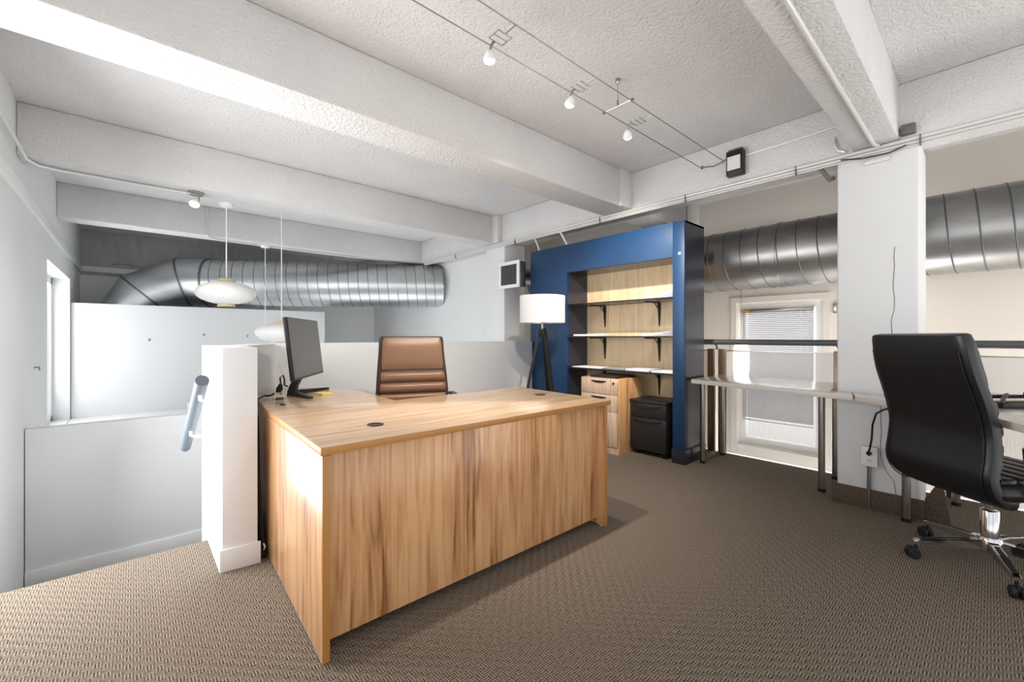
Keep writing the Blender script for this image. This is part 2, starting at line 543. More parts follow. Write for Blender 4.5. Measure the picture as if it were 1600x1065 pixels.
# back walls
wb = MB().box(-0.9, 3.9, 8.75, 8.95, LOW, 2.0).box(-0.9, 3.9, 8.75, 8.95, 2.0, 2.7, mi=1)
crack(wb, [(-0.25 + 0.1 * i, 2.17 + 0.03 * math.sin(i * 1.1) + rr.uniform(-.006, .006)) for i in range(16)], 0.0, lambda a, b: (a, 8.7488, b), 2)
pts = [(-0.25 + 0.1 * i, 2.17 + 0.03 * math.sin(i * 0.9) + rr.uniform(-.006, .006)) for i in range(16)]
wb.add([(a, 8.748, b) for a, b in pts] + [(a, 8.748, b + 0.008) for a, b in pts], [(i, i + 1, i + 17, i + 16) for i in range(15)], 2)
struct('wall_back', wb, [M['wallw'], M['rawcon'], M['crack']])
struct('wall_far', MB().box(3.84, 3.95, 4.45, 8.9, LOW, 2.7), M['wallw'])
struct('wall_partition', MB().box(-0.575, 2.42, 7.5, 7.6, LOW, 1.52), M['wallw'])
struct('window_ledge', MB().box(-0.575, 1.6, 6.55, 7.498, LOW, 0.10, bev=0.006), M['trim'])
# right (outside) wall with its window opening
wr = MB()
for y0, y1, z0, z1 in [(-3.5, 1.09, LOW, 2.7), (1.86, 5.6, LOW, 2.7), (1.09, 1.86, LOW, -0.07), (1.09, 1.86, 1.46, 2.7)]:
    wr.box(5.0, 5.25, y0, y1, z0, z1)
wr.box(3.95, 5.25, 5.5, 5.62, LOW, 2.7)
struct('wall_right', wr, M['cream'])
wn = MB()
for y0, y1, z0, z1 in [(1.09, 1.86, -0.07, 0.0), (1.09, 1.86, 1.40, 1.46), (1.09, 1.15, 0, 1.40), (1.80, 1.86, 0, 1.40)]:
    wn.box(5.05, 5.14, y0, y1, z0, z1)
for y0, y1, z0, z1 in [(1.02, 1.93, -0.14, -0.08), (1.02, 1.93, 1.47, 1.53), (1.02, 1.08, -.08, 1.47), (1.87, 1.93, -.08, 1.47)]:
    wn.box(4.985, 5.02, y0, y1, z0, z1, mi=2)
wn.box(5.10, 5.105, 1.14, 1.81, -0.02, 1.41, mi=1)
struct('window_1', wn, [M['trim'], M['glass'], M['cream']])
struct('trim_4', MB().box(4.985, 5.002, 0.36, 0.385, 0.9, 1.75), M['cream'])
# stub wall, half wall, stairwell wall
struct('wall_stub', MB().prism([(0.31, 2.39), (0.452, 2.377), (0.487, 2.86), (0.79, 3.60), (0.79, 3.70), (0.66, 3.66), (0.45, 3.18), (0.31, 3.18)], -0.9, 1.048, bev=0.003), M['wallw'])
struct('wall_half', MB().box(0.79, 3.52, 3.60, 3.72, LOW, 1.05, bev=0.003), M['wallw'])
struct('wall_stair', MB().box(-0.575, 1.6, 4.54, 4.65, LOW, 0.44, bev=0.003), M['wallw'])
struct('baseboard_stair', MB().box(-0.575, 0.9, 4.525, 4.542, -0.68, -0.565, bev=0.003), M['trim'])
struct('baseboard_stub', MB().prism([(0.298, 2.378), (0.464, 2.364), (0.464, 2.377), (0.312, 2.39), (0.312, 2.82), (0.298, 2.82)], 0, 0.105, bev=0.003), M['trim'])

# ================================================================== RECEPTION DESK
desk = thing('reception_desk', 'L-shaped wood laminate reception desk with a plank-grained front panel on the carpet', 'desk', (0.47, 1.475, 0))
D0 = Matrix.Translation((-0.47, -1.475, 0))
top_pts = [(0.462, 1.470), (2.080, 1.470), (2.122, 2.300), (1.134, 2.300), (1.160, 2.910), (0.800, 3.520), (0.560, 2.990), (0.503, 2.45)]
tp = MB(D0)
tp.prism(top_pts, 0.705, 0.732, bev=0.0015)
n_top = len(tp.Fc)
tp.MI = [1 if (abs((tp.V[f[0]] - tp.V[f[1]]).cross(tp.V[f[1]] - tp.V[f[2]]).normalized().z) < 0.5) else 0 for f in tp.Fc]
tp.build('desktop', [M['woodtop_lit'], M['edge']], desk)


def slab_panel(pts, z0, z1, face, front_edge=True):
    mb = MB(D0)
    mb.prism(pts, z0, z1, bev=0.001)
    return mb


lp = slab_panel([(0.470, 1.480), (0.495, 1.480), (0.579, 2.95), (0.553, 2.95), (0.505, 2.45)], 0.006, 0.700, 0)
lp.MI = [1 if (min(v.y for v in [lp.V[i] for i in f]) < 0.007 and max(lp.V[i].y for i in f) < 0.012) else 0 for f in lp.Fc]
lp.build('side_panel', [M['woodvy'], M['edge']], desk, 'side panel at the left end, washed pale by window light')
rp_ = slab_panel([(2.028, 1.478), (2.053, 1.478), (2.095, 2.28), (2.070, 2.28)], 0.006, 0.700, 0)
rp_.MI = [1 if max(rp_.V[i].y for i in f) < 0.012 else 0 for f in rp_.Fc]
rp_.build('side_panel', [M['woodvy'], M['edge']], desk)
slab_panel([(0.4975, 1.530), (2.030, 1.530), (2.031, 1.548), (0.4985, 1.548)], 0.045, 0.703, 0).build('front_panel', M['woodv'], desk, 'plank-grained front panel')
slab_panel([(0.56, 2.90), (1.15, 2.87), (1.15, 2.888), (0.56, 2.918)], 0.05, 0.703, 0).build('wing_panel', M['woodv'], desk)
for gx, gy in [(0.755, 1.71), (1.93, 1.90), (0.645, 2.80)]:
    g = MB(D0)
    g.lathe([(0.034, 0.7315), (0.034, 0.736), (0.027, 0.736), (0.026, 0.7335)], (gx, gy, 0), 24)
    g.build('cable_grommet', M['brdark'], desk, 'dark brown cable grommet')
for fx_, fy_ in [(0.485, 1.51), (0.56, 2.9), (2.042, 1.51), (2.08, 2.25)]:
    MB(D0).lathe([(0.012, 0), (0.012, 0.007)], (fx_, fy_, 0), 12).build('levelling_foot', M['white'], desk)


# ================================================================== OFFICE CHAIRS
def office_chair(name, label, loc, facing, m_back, m_pad, m_base, back_pts, back_w, thick=0.085, seat_z=0.47):
    rz = math.atan2(facing[1], facing[0])
    t = thing(name, label, 'chair', loc, rz)

    def interp(s):
        x = s * (len(back_pts) - 1)
        i = min(int(x), len(back_pts) - 2)
        f = x - i
        # Catmull-Rom
        P_ = [back_pts[max(i - 1, 0)], back_pts[i], back_pts[i + 1], back_pts[min(i + 2, len(back_pts) - 1)]]
        out = []
        for k in (0, 1):
            a, b, c, d = (q[k] for q in P_)
            out.append(0.5 * (2 * b + (c - a) * f + (2 * a - 5 * b + 4 * c - d) * f * f + (3 * b - 3 * c + d - a) * f ** 3))
        W0, W1 = back_w[i], back_w[i + 1]
        return out[0], out[1], W0 + (W1 - W0) * f

    def ring(s, hw, th, off, shrink=0.0, n=28, ex=4.5):
        x, z, w_ = interp(s)
        xa, za, _ = interp(max(s - .01, 0)); xb, zb, _ = interp(min(s + .01, 1))
        tx, tz = xb - xa, zb - za
        l = math.hypot(tx, tz)
        nx, nz = -tz / l, tx / l          # forward normal
        if nx < 0:
            nx, nz = -nx, -nz
        r = []
        for j in range(n):
            a = 2 * math.pi * j / n
            ca, sa = math.cos(a), math.sin(a)
            u = math.copysign(abs(ca) ** (2 / ex), ca) * (w_ * hw - shrink)
            v = math.copysign(abs(sa) ** (2 / ex), sa) * max(th / 2 - shrink, 0.004) + off
            r.append((x + nx * v, u, z + nz * v))
        return r

    b = MB()
    N = 26
    rs = []
    for k, (s, sh) in enumerate([(0.0, .03), (0.004, .012), (0.012, .004)] + [(i / N, 0) for i in range(1, N)] + [(0.988, .004), (0.996, .012), (1.0, .03)]):
        rs.append(ring(s, 1.0, thick, 0, sh))
    b.rings(rs)
    br = b.build('backrest', m_back, t)
    # stitched piping down both sides of the shell
    for sgn in (-1, 1):
        for o_ in (0.90,):
            pts_ = []
            for i in range(2, N - 1):
                x, z, w_ = interp(i / N)
                rr_ = ring(i / N, 1.0, thick, 0)
                xa, za, _ = interp(max(i / N - .01, 0)); xb, zb, _ = interp(min(i / N + .01, 1))
                l = math.hypot(xb - xa, zb - za)
                nx, nz = -(zb - za) / l, (xb - xa) / l
                if nx < 0:
                    nx, nz = -nx, -nz
                pts_.append((x - nx * thick / 2 * 0.99, sgn * w_ * o_, z - nz * thick / 2 * 0.99))
            MB().tube(pts_, 0.0025, 6).build('stitching', m_back, br)
    # padded front, one pad over the head and a stack of ribs
    def pad(s0, s1, nm):
        q = MB()
        k = 7
        rg = []
        for i in range(k + 1):
            f = i / k
            s = s0 + (s1 - s0) * (0.04 + 0.92 * f)
            e = 1 - abs(2 * f - 1) ** 4
            rg.append(ring(s, 0.91, 0.012 + 0.034 * e, thick / 2, 0.010 * (1 - e), 24, 6))
        q.rings(rg)
        return q.build(nm, m_pad, t)
    pad(0.015, 0.265, 'head_pad')
    edges = [0.27, 0.365, 0.46, 0.555, 0.65, 0.745, 0.84, 0.935]
    for a, c in zip(edges[:-1], edges[1:]):
        pad(a, c, 'rib_pad')
    # seat
    s = MB()
    s.box(-0.25, 0.26, -0.255, 0.255, seat_z - 0.08, seat_z, bev=0.035, seg=4)
    s.build('seat', m_back, t)
    for k in range(6):
        MB().box(-0.20 + k * 0.076, -0.128 + k * 0.076, -0.225, 0.225, seat_z - 0.02, seat_z + 0.018, bev=0.012, seg=3).build('seat_rib', m_pad, t)
    # arms
    for sg in (-1, 1):
        a = MB()
        y = 0.275 * sg
        a.tube([(-0.12, 0.24 * sg, seat_z - .05), (-0.12, y, seat_z - .04), (-0.15, y, seat_z + .08), (-0.16, y, seat_z + .16), (-0.12, y, seat_z + .19), (0.10, y, seat_z + .19), (0.15, y, seat_z + .17), (0.13, y, seat_z + .08), (0.06, y, seat_z - .02), (0.06, 0.24 * sg, seat_z - .05)], 0.011, 10)
        ar = a.build('armrest', M['chrome'], t)
        MB().box(-0.14, 0.13, y - 0.024, y + 0.024, seat_z + .195, seat_z + .22, bev=0.01, seg=3).build('arm_pad', m_back, ar)
    # mechanism, gas lift, star base, castors
    MB().box(-0.12, 0.10, -0.07, 0.07, seat_z - 0.13, seat_z - 0.075, bev=0.012).build('tilt_mechanism', M['blackm'], t)
    MB().tube([(0.02, -0.06, seat_z - .11), (0.02, -0.20, seat_z - .115), (0.02, -0.26, seat_z - .11)], 0.006, 8).build('tilt_lever', M['blackm'], t)
    MB().lathe([(0.033, 0.10), (0.033, 0.265), (0.03, 0.27), (0.019, 0.272), (0.019, seat_z - 0.12)], (0, 0, 0), 24).build('gas_lift', M['chrome'], t)
    MB().lathe([(0.03, 0.06), (0.045, 0.075), (0.047, 0.125), (0.04, 0.14), (0.034, 0.14)], (0, 0, 0), 24).build('base_hub', m_base, t)
    for k in range(5):
        a = 2 * math.pi * k / 5 + CHAIR_ROT
        R = Matrix.Rotation(a, 4, 'Z')
        l = MB(R)
        def sect(x, wd, z0, z1):
            return [(x, -wd, z0), (x, wd, z0), (x, wd, z1 - .004), (x, wd - .004, z1), (x, -wd + .004, z1), (x, -wd, z1 - .004)]
        l.rings([sect(0.03, .021, .085, .128), sect(0.16, .019, .078, .116), sect(0.285, .014, .072, .095), sect(0.305, .013, .072, .088)], smooth=False)
        lg = l.build('base_leg', m_base, t)
        il = MB(R); il.rings([[(x, -.009, z), (x, .009, z), (x, .009, z + .002), (x, -.009, z + .002)] for x, z in ((.08, .1235), (.16, .1155), (.275, .0965))], smooth=False); il.build('leg_inlay', M['blackm'], lg)
        c = MB(R)
        c.tube([(0.293, 0, 0.072), (0.293, 0, 0.05)], 0.007, 8)
        for sy in (-1, 1):
            cc = Matrix.Rotation(math.pi / 2, 4, 'X')
            c.lathe([(0.006, -0.010), (0.022, -0.010), (0.026, -0.006), (0.026, 0.006), (0.022, 0.010), (0.006, 0.010)], (0.305, sy * 0.015, 0.026), 20, mtx=cc)
        c.box(0.285, 0.32, -0.006, 0.006, 0.03, 0.055, bev=0.003)
        c.build('castor', M['blackm'], lg)
    return t


CHAIR_ROT = 0.36
bp = [(-0.355, 1.115), (-0.325, 0.96), (-0.275, 0.81), (-0.245, 0.68), (-0.25, 0.57), (-0.26, 0.48), (-0.22, 0.41), (-0.13, 0.375)]
bw = [0.235, 0.245, 0.25, 0.25, 0.255, 0.255, 0.25, 0.235]
CH = (3.075, 0.003, 0)
office_chair('office_chair', 'black leather office chair on a chrome star base tucked under the angled table', CH, (0.7477, -0.664), M['bleather'], M['bleather'], M['chrome'], bp, bw, 0.075)
CHAIR_ROT = 0.1
bp2 = [(-0.31, 1.105), (-0.29, 0.96), (-0.26, 0.82), (-0.235, 0.70), (-0.23, 0.60), (-0.225, 0.52), (-0.20, 0.46), (-0.16, 0.42)]
bw2 = [0.242, 0.250, 0.262, 0.270, 0.275, 0.275, 0.27, 0.255]
office_chair('office_chair', 'brown ribbed leather office chair behind the reception desk', (1.50, 2.70, 0), (-0.37, -0.93), M['brdark'], M['brleather'], M['chrome'], bp2, bw2, 0.06)

# ================================================================== MONITOR and small things on the desk
mon = thing('monitor', 'black flat-screen computer monitor standing on the left wing of the desk', 'monitor', (0.741, 2.935, 0.7325), math.atan2(-0.527, 0.849))
tilt = Matrix.Translation((0.085, 0, 0.297)) @ Matrix.Rotation(math.radians(-6.5), 4, 'Y')
pn = MB(tilt); pn.box(-0.012, 0.012, -0.307, 0.307, -0.183, 0.183, bev=0.004); pn.box(-0.04, -0.01, -0.2, 0.2, -0.13, 0.11, bev=0.012)
pnl = pn.build('screen_housing', M['black'], mon)
MB(tilt).box(0.0115, 0.0135, -0.300, 0.300, -0.170, 0.177).build('screen', M['screen'], pnl)
MB(tilt).box(0.0125, 0.0142, -0.300, 0.300, -0.181, -0.172).build('lower_bezel', M['black'], pnl)
nk = MB(); nk.rings([[(x + dx, y, z) for dx, y in ((-.02, -w_), (.02, -w_), (.02, w_), (-.02, w_))] for x, z, w_ in ((0.005, 0.0, .03), (0.02, 0.06, .03), (0.06, 0.14, .028), (0.062, 0.22, .028))], smooth=False)
nk.build('stand_neck', M['black'], mon)
Ri = Matrix.Rotation(-math.atan2(-0.527, 0.849), 4, 'Z')
for vx, vy in ((0.046, -0.25), (0.28, 0.166)):
    e = Ri @ Vector((vx, vy, 0))
    d = e.normalized(); n_ = Vector((-d.y, d.x, 0))
    f = MB()
    f.rings([[tuple(p + n_ * a + Vector((0, 0, z))) for a, z in ((-w_, 0), (w_, 0), (w_, h), (-w_, h))] for p, w_, h in ((Vector((0, 0, 0)), .022, .032), (e * 0.5, .017, .022), (e, .013, .012))], smooth=False)
    f.build('stand_foot', M['black'], mon)
# acrylic A-frame holder, seen edge-on
hd = thing('sign_holder', 'clear acrylic A-frame sign holder standing left of the monitor', 'sign holder', (0.60, 2.60, 0.7325), 1.34)
for sg in (-1, 1):
    h = MB(); h.rings([[(x, y + sg * o_, z) for x, y, z in ((-.07, -.0015, 0), (.07, -.0015, 0), (.07, .0015, 0), (-.07, .0015, 0))] if False else
                       [(-.07, sg * yy - .0018, zz), (.07, sg * yy - .0018, zz), (.07, sg * yy + .0018, zz), (-.07, sg * yy + .0018, zz)]
                       for yy, zz, o_ in ((0.026, 0.0, 0), (0.018, 0.10, 0), (0.006, 0.19, 0), (0.0, 0.215, 0))], smooth=False)
    h.build('acrylic_leaf', M['acrylic'], hd)
MB().box(-.06, .06, -.020, .020, 0.052, 0.055).build('cross_shelf', M['acrylic'], hd)
MB().box(-.072, -.066, -.030, -.004, 0.0, 0.006).build('foot_strip', M['blackm'], hd)
tag(MB(Matrix.Translation((0.915, 2.865, 0.7325)) @ Matrix.Rotation(0.4, 4, 'Z')).box(-.04, .04, -.04, .04, 0, 0.008).build('note_pad', M['yellow']), 'small yellow note pad lying under the monitor on the desk', 'note pad')
cb = thing('power_cable', 'black monitor cable with a plug, draped over the back corner of the desk', 'cable', (0.65, 2.95, 0.732))
CB0 = Matrix.Translation((-0.65, -2.95, -0.732))
MB(CB0).tube([(0.492, 2.60, 0.45), (0.493, 2.62, 0.60), (0.497, 2.66, 0.725), (0.53, 2.78, 0.743), (0.59, 2.92, 0.743), (0.62, 2.90, 0.745), (0.665, 2.90, 0.765)], 0.0055, 8).build('cord', M['blackm'], cb)
MB(CB0).tube([(0.655, 2.895, 0.755), (0.67, 2.895, 0.785), (0.675, 2.895, 0.81)], [0.014, 0.018, 0.010], 10).build('plug', M['blackm'], cb)
MB(CB0).tube([(0.675, 2.895, 0.81), (0.672, 2.90, 0.85), (0.69, 2.91, 0.862), (0.70, 2.915, 0.84), (0.70, 2.915, 0.80), (0.72, 2.92, 0.79)], 0.005, 8).build('cable_loop', M['blackm'], cb)
cb = thing('power_strip', 'black cables and a power strip tucked between desk end and white stub wall', 'power strip', (0.483, 2.42, 0))
MB().box(-0.012, 0.012, -0.02, 0.16, 0, 0.04, bev=0.006).build('strip_body', M['blackm'], cb)
MB().tube([(0, 0.02, .03), (-0.005, 0.02, .12), (-0.012, 0.03, .3), (-0.008, 0.06, .55), (-0.004, 0.10, .69)], 0.006, 8).build('cord', M['blackm'], cb)
MB().tube([(0.004, -0.0, .03), (0.0, -0.01, .09), (-0.006, 0.0, .2), (-0.01, 0.04, .38)], 0.006, 8).build('cord', M['blackm'], cb)
MB().tube([(0, -0.022, .045), (0.004, -0.03, .06), (0, -0.015, .072)], 0.004, 8).build('white_plug', M['white'], cb)

# ================================================================== FLOOR LAMP
fl = thing('floor_lamp', 'tripod floor lamp with a white drum shade in front of the blue bookcase', 'lamp', (3.19, 3.11, 0))
MB().lathe([(0.236, 1.245), (0.236, 1.525), (0.232, 1.525), (0.232, 1.245)], (0, 0, 0), 48, caps=False).build('lamp_shade', M['shade'], fl)
MB().tube([(0, 0, 1.12), (0, 0, 1.30)], 0.012, 12).tube([(-.232, 0, 1.30), (.232, 0, 1.30)], 0.003, 6).tube([(0, -.232, 1.30), (0, .232, 1.30)], 0.003, 6).build('pole', M['steel'], fl)
MB().lathe([(0.03, 1.10), (0.036, 1.11), (0.036, 1.165), (0.02, 1.175)], (0, 0, 0), 16).build('hub', M['black'], fl)
for a in (2.5, 4.6, 0.4):
    dx, dy = math.cos(a), math.sin(a)
    t_ = Vector((-dy, dx, 0))
    p0, p1 = Vector((dx * .03, dy * .03, 1.19)), Vector((dx * .27, dy * .27, 0.0))
    q = MB()
    o_ = Vector((dx, dy, 0)) * 0.012
    q.rings([[tuple(p + t_ * .018 * s1 + o_ * s2) for s1, s2 in ((-1, -1), (1, -1), (1, 1), (-1, 1))] for p in (p0, p1)], smooth=False)
    q.build('leg', M['black'], fl)
MB().tube([(0.0, 0.0, 1.1), (0.03, -0.02, .9), (0.01, 0.0, .6), (0.05, -0.03, .3), (0.04, 0.0, 0.01)], 0.004, 8).build('cord', M['blackm'], fl)

# ================================================================== BLUE BOOKCASE
bc = thing('bookcase', 'tall blue built-in bookcase frame with smoked glass shelves and a maple back', 'bookcase', (3.54, 1.752, 0))
B0_ = Matrix.Translation((-3.54, -1.752, 0))
X0, X1 = 3.54, 3.92
MB(B0_).box(X0, X0 + .03, 3.08, 3.65, 0, 2.108, bev=.002).build('left_front_panel', M['navy'], bc)
MB(B0_).box(X0, X0 + .03, 1.752, 1.858, 0, 2.108, bev=.002).build('right_front_panel', M['navy'], bc)
MB(B0_).box(X0, X0 + .03, 1.858, 3.08, 1.80, 2.108, bev=.002).build('header_panel', M['navy'], bc)
MB(B0_).box(X0 - .001, X0, 1.785, 1.805, 1.815, 1.835).build('white_sticker', M['paper'], bc, 'small white paper sticker')
MB(B0_).box(X0 + .03, X1, 1.752, 1.77, 0, 2.108).build('right_end_panel', M['navydk'], bc)
MB(B0_).box(X0 + .03, X1, 3.632, 3.65, 0, 2.108).build('left_end_panel', M['navydk'], bc)
MB(B0_).box(X0 + .03, X1, 3.08, 3.098, 0, 1.80).build('inner_side', M['navydk'], bc, 'dark lining inside the opening')
MB(B0_).box(X0 + .03, X1, 1.84, 1.858, 0, 1.80).build('inner_side', M['navydk'], bc, 'dark lining inside the opening')
MB(B0_).box(X0 + .03, X1, 1.858, 3.08, 1.80, 1.82).build('inner_top', M['navydk'], bc)
MB(B0_).box(X0 + .03, X1, 1.752, 3.65, 2.09, 2.106).build('top_panel', M['navydk'], bc)
MB(B0_).box(3.895, X1 + .01, 1.858, 3.08, 0, 1.80).build('back_panel', M['maple'], bc)
MB(B0_).prism([(X0 - .018, 1.734), (X1, 1.734), (X1, 1.752), (X0, 1.752), (X0, 1.858), (X0 - .018, 1.858)], 0, 0.125, bev=.002).build('plinth', M['navydk'], bc)
for z in (1.455, 1.107, 0.772):
    sh = MB(B0_).box(X0 + .012, 3.893, 1.860, 3.078, z - .012, z, bev=.001).build('shelf', M['blkglass'], bc)
    MB(B0_).box(X0 + .009, X0 + .013, 1.860, 3.078, z - .013, z).build('front_edge', M['black'], sh)
    for y in (2.83, 2.18):
        b = MB(B0_)
        b.box(3.63, 3.893, y - .010, y + .010, z - .026, z - .0125, bev=.003)
        b.rings([[(3.894, y - w_, z_), (3.894, y + w_, z_), (3.894 - d_, y + w_ * .7, z_), (3.894 - d_, y - w_ * .7, z_)] for z_, w_, d_ in ((z - .02, .016, .03), (z - .06, .015, .022), (z - .15, .011, .016), (z - .25, .005, .008))], smooth=False)
        b.rings([[(3.89, y - .006, z - .02 - e_), (3.89, y + .006, z - .02 - e_), (3.89 - a_, y + .006, z - .02), (3.89 - a_, y - .006, z - .02)] for a_, e_ in ((.10, .075), (.099, .074))], smooth=False)
        b.build('bracket', M['black'], sh)


def sheet_stack(name, label, x0, x1, y0, y1, z, n, m, cat='papers', group=None, curl=0.0, spread=.004):
    """a pile of loose sheets; the far end curls up against the side"""
    mb = MB()
    for k in range(n):
        zz = z + k * 0.0045
        dx, dy = random.uniform(-spread, spread), random.uniform(-spread, spread)
        rg = []
        N = 10
        for i in range(N + 1):
            f = i / N
            y = y1 + (y0 - y1) * f
            up = curl * f ** 2.2 * (k + 1) / n
            rg.append([(x0 + dx, y + dy, zz + up), (x1 + dx, y + dy, zz + up), (x1 + dx, y + dy, zz + up + .004), (x0 + dx, y + dy, zz + up + .004)])
        mb.rings(rg, smooth=False)
    return tag(mb.build(name, m), label, cat, group)


sheet_stack('paper_stack', 'curled white paper pile at the right end of the top bookcase shelf', 3.60, 3.83, 1.87, 2.17, 1.456, 5, M['lilac'], curl=0.035)
sheet_stack('paper_stack', 'curled white paper pile at the right end of the middle bookcase shelf', 3.60, 3.83, 1.87, 2.20, 1.108, 5, M['lilac'], curl=0.035)
tag(MB().box(3.58, 3.80, 2.70, 3.02, 1.108, 1.128, bev=.002).build('book', M['paper']), 'flat white book at the left end of the middle bookcase shelf', 'book')
tag(MB().box(3.57, 3.79, 2.66, 3.03, 0.773, 0.782, bev=.001).build('magazine', M['paper']), 'pale magazine at the left end of the lowest bookcase shelf', 'magazine')
tag(MB().box(3.58, 3.80, 2.38, 2.63, 0.773, 0.787, bev=.001).build('magazine', M['greymag']), 'grey magazine on the lowest bookcase shelf above the file cabinet', 'magazine')
tag(MB().box(3.57, 3.81, 2.11, 2.36, 0.773, 0.792, bev=.001).build('magazine', M['lilac']), 'thick pale magazine on the lowest bookcase shelf above the gap between cabinets', 'magazine')
tag(MB().box(3.57, 3.80, 1.87, 2.08, 0.773, 0.786, bev=.001).build('magazine', M['paper']), 'white magazine at the right end of the lowest bookcase shelf', 'magazine')

# ================================================================== FILE CABINETS
fc = thing('file_cabinet', 'pale wood laminate three-drawer file cabinet in the bookcase opening', 'file cabinet', (3.342, 2.291, 0))
W, DP, H = 0.43, 0.42, 0.705
MB().box(0.02, DP, 0, W, 0, H, bev=.0015).build('carcass', M['woodvx'] if 'woodvx' in M else M['woodv'], fc)
for k, (z0, z1) in enumerate(((0.556, 0.703), (0.398, 0.552), (0.070, 0.394))):
    dr = MB().box(0, 0.02, 0.004, W - .004, z0, z1, bev=.0015).build('drawer', M['woodpale'], fc)
    hb = MB()
    N = 12
    hb.rings([[(-.004, y, z1 - .022), (-.0005, y, z1 - .022), (-.0005, y, z1 - .022 - d), (-.004, y, z1 - .022 - d)]
              for y, d in [(W / 2 - .09 + .18 * i / N, .003 + .019 * math.sin(math.pi * i / N) ** .6) for i in range(N + 1)]], smooth=False)
    hb.build('handle', M['black'], dr)
    if k == 0:
        MB().lathe([(0.011, 0), (0.011, 0.005)], (-.001, 0.045, z1 - .04), 14, mtx=Matrix.Rotation(-math.pi / 2, 4, 'Y')).build('lock', M['black'], dr)
MB().box(0.012, 0.02, 0.004, W - .004, 0, 0.066).build('kick_board', M['woodpale'], fc)
tag(MB(Matrix.Translation((3.53, 2.50, 0.7055))).box(-.15, .17, -.17, .14, 0, 0.022, bev=.005).build('binder', M['black']), 'flat black binder lying on the pale wood file cabinet', 'binder')

pd = thing('mobile_pedestal', 'black metal two-drawer mobile pedestal on castors beside the wood file cabinet', 'drawer unit', (3.535, 1.915, 0))
W, DP = 0.37, 0.352
MB().box(0.018, DP, 0, W, 0.045, 0.49, bev=.003).build('body', M['blackmetal'], pd)
MB().box(-.004, DP, -.003, W + .003, 0.485, 0.512, bev=.005).build('top', M['blackmetal'], pd)
for z0, z1 in ((0.352, 0.483), (0.048, 0.348)):
    dr = MB().box(0, 0.018, 0.003, W - .003, z0, z1, bev=.003).build('drawer', M['blackmetal'], pd)
    h = MB()
    N = 14
    h.tube([(-.006 - .010 * math.sin(math.pi * i / N), .04 + (W - .08) * i / N, z1 - .012 - .016 * math.sin(math.pi * i / N)) for i in range(N + 1)], .006, 8)
    h.build('handle', M['black'], dr)
MB().lathe([(0.009, 0), (0.009, 0.005)], (-.004, 0.03, 0.492), 14, mtx=Matrix.Rotation(-math.pi / 2, 4, 'Y')).build('lock', M['chrome'], pd)
for x in (0.045, DP - .05):
    for y in (0.045, W - .045):
        c = MB()
        c.tube([(x, y, .046), (x, y, .03)], .008, 8)
        for s in (-1, 1):
            c.lathe([(0.004, -.007), (0.019, -.007), (0.0205, 0), (0.019, .007), (0.004, .007)], (x, y + s * .010, .021), 16, mtx=Matrix.Rotation(math.pi / 2, 4, 'X'))
        c.build('castor', M['black'], pd)

# ================================================================== TABLES along the railing
t1 = thing('table', 'long grey-beige table with steel legs in front of the blind window', 'table', (3.54, 1.69, 0))
T0 = Matrix.Translation((-3.54, -1.69, 0))
pts = [(3.545, 1.692), (3.316, 0.566), (3.508, 0.612), (3.508, 0.722), (4.09, 0.722), (4.165, 1.728)]


def table_top(mtx, pts, parent):
    mb = MB(mtx); mb.prism(pts, 0.706, 0.740, bev=.0015)
    mb.MI = [1 if abs((mb.V[f[0]] - mb.V[f[1]]).cross(mb.V[f[1]] - mb.V[f[2]]).normalized().z) < .5 else 0 for f in mb.Fc]
    return mb.build('tabletop', [M['tabletop'], M['tedge']], parent)


def table_leg(mtx, x, y, parent):
    MB(mtx).tube([(x, y, 0.02), (x, y, 0.707)], 0.021, 18).tube([(x, y, 0.0), (x, y, 0.022)], 0.024, 18, mi=1).build('leg', [M['steel'], M['black']], parent)


table_top(T0, pts, t1)
for x, y in ((3.715, 1.672), (3.665, 0.80), (4.10, 1.66), (4.06, 0.80)):
    table_leg(T0, x, y, t1)
t2 = thing('table', 'angled grey-beige corner table at the right beside the white column', 'table', (3.3, 0.3, 0))
T1 = Matrix.Translation((-3.3, -0.3, 0))
pts2 = [(3.323, 0.556), (3.14, 0.345), (3.05, 0.185), (2.985, 0.09), (2.90, 0.01), (2.79, -0.05), (2.69, -0.105), (2.56, -0.245), (3.05, -0.775), (4.13, -0.70), (4.13, 0.245), (3.508, 0.245), (3.508, 0.604)]
table_top(T1, pts2, t2)
for x, y in ((3.445, 0.335), (2.66, -0.30), (3.08, -0.68), (4.05, -0.6), (4.02, 0.15)):
    table_leg(T1, x, y, t2)
# folded stand lying on the corner table
fs = thing('folded_stand', 'black folded desk stand lying on the corner table behind the black chair', 'stand', (3.45, -0.13, 0.7405), ANG - math.pi / 2)
MB().box(-.20, .24, -.06, .10, 0, 0.016, bev=.005).build('tray', M['black'], fs)
MB().box(-.20, .24, .08, .11, 0.03, 0.048, bev=.005).build('rear_bar', M['black'], fs)
for a, b in (((-.19, -.04, .02), (-.02, .08, .05)), ((-.02, -.05, .02), (0.10, .09, .055)), ((0.22, -.05, .02), (0.08, .09, .055))):
    MB().tube([a, ((a[0] + b[0]) / 2, (a[1] + b[1]) / 2, .042), b], .010, 8).build('strut', M['black'], fs)

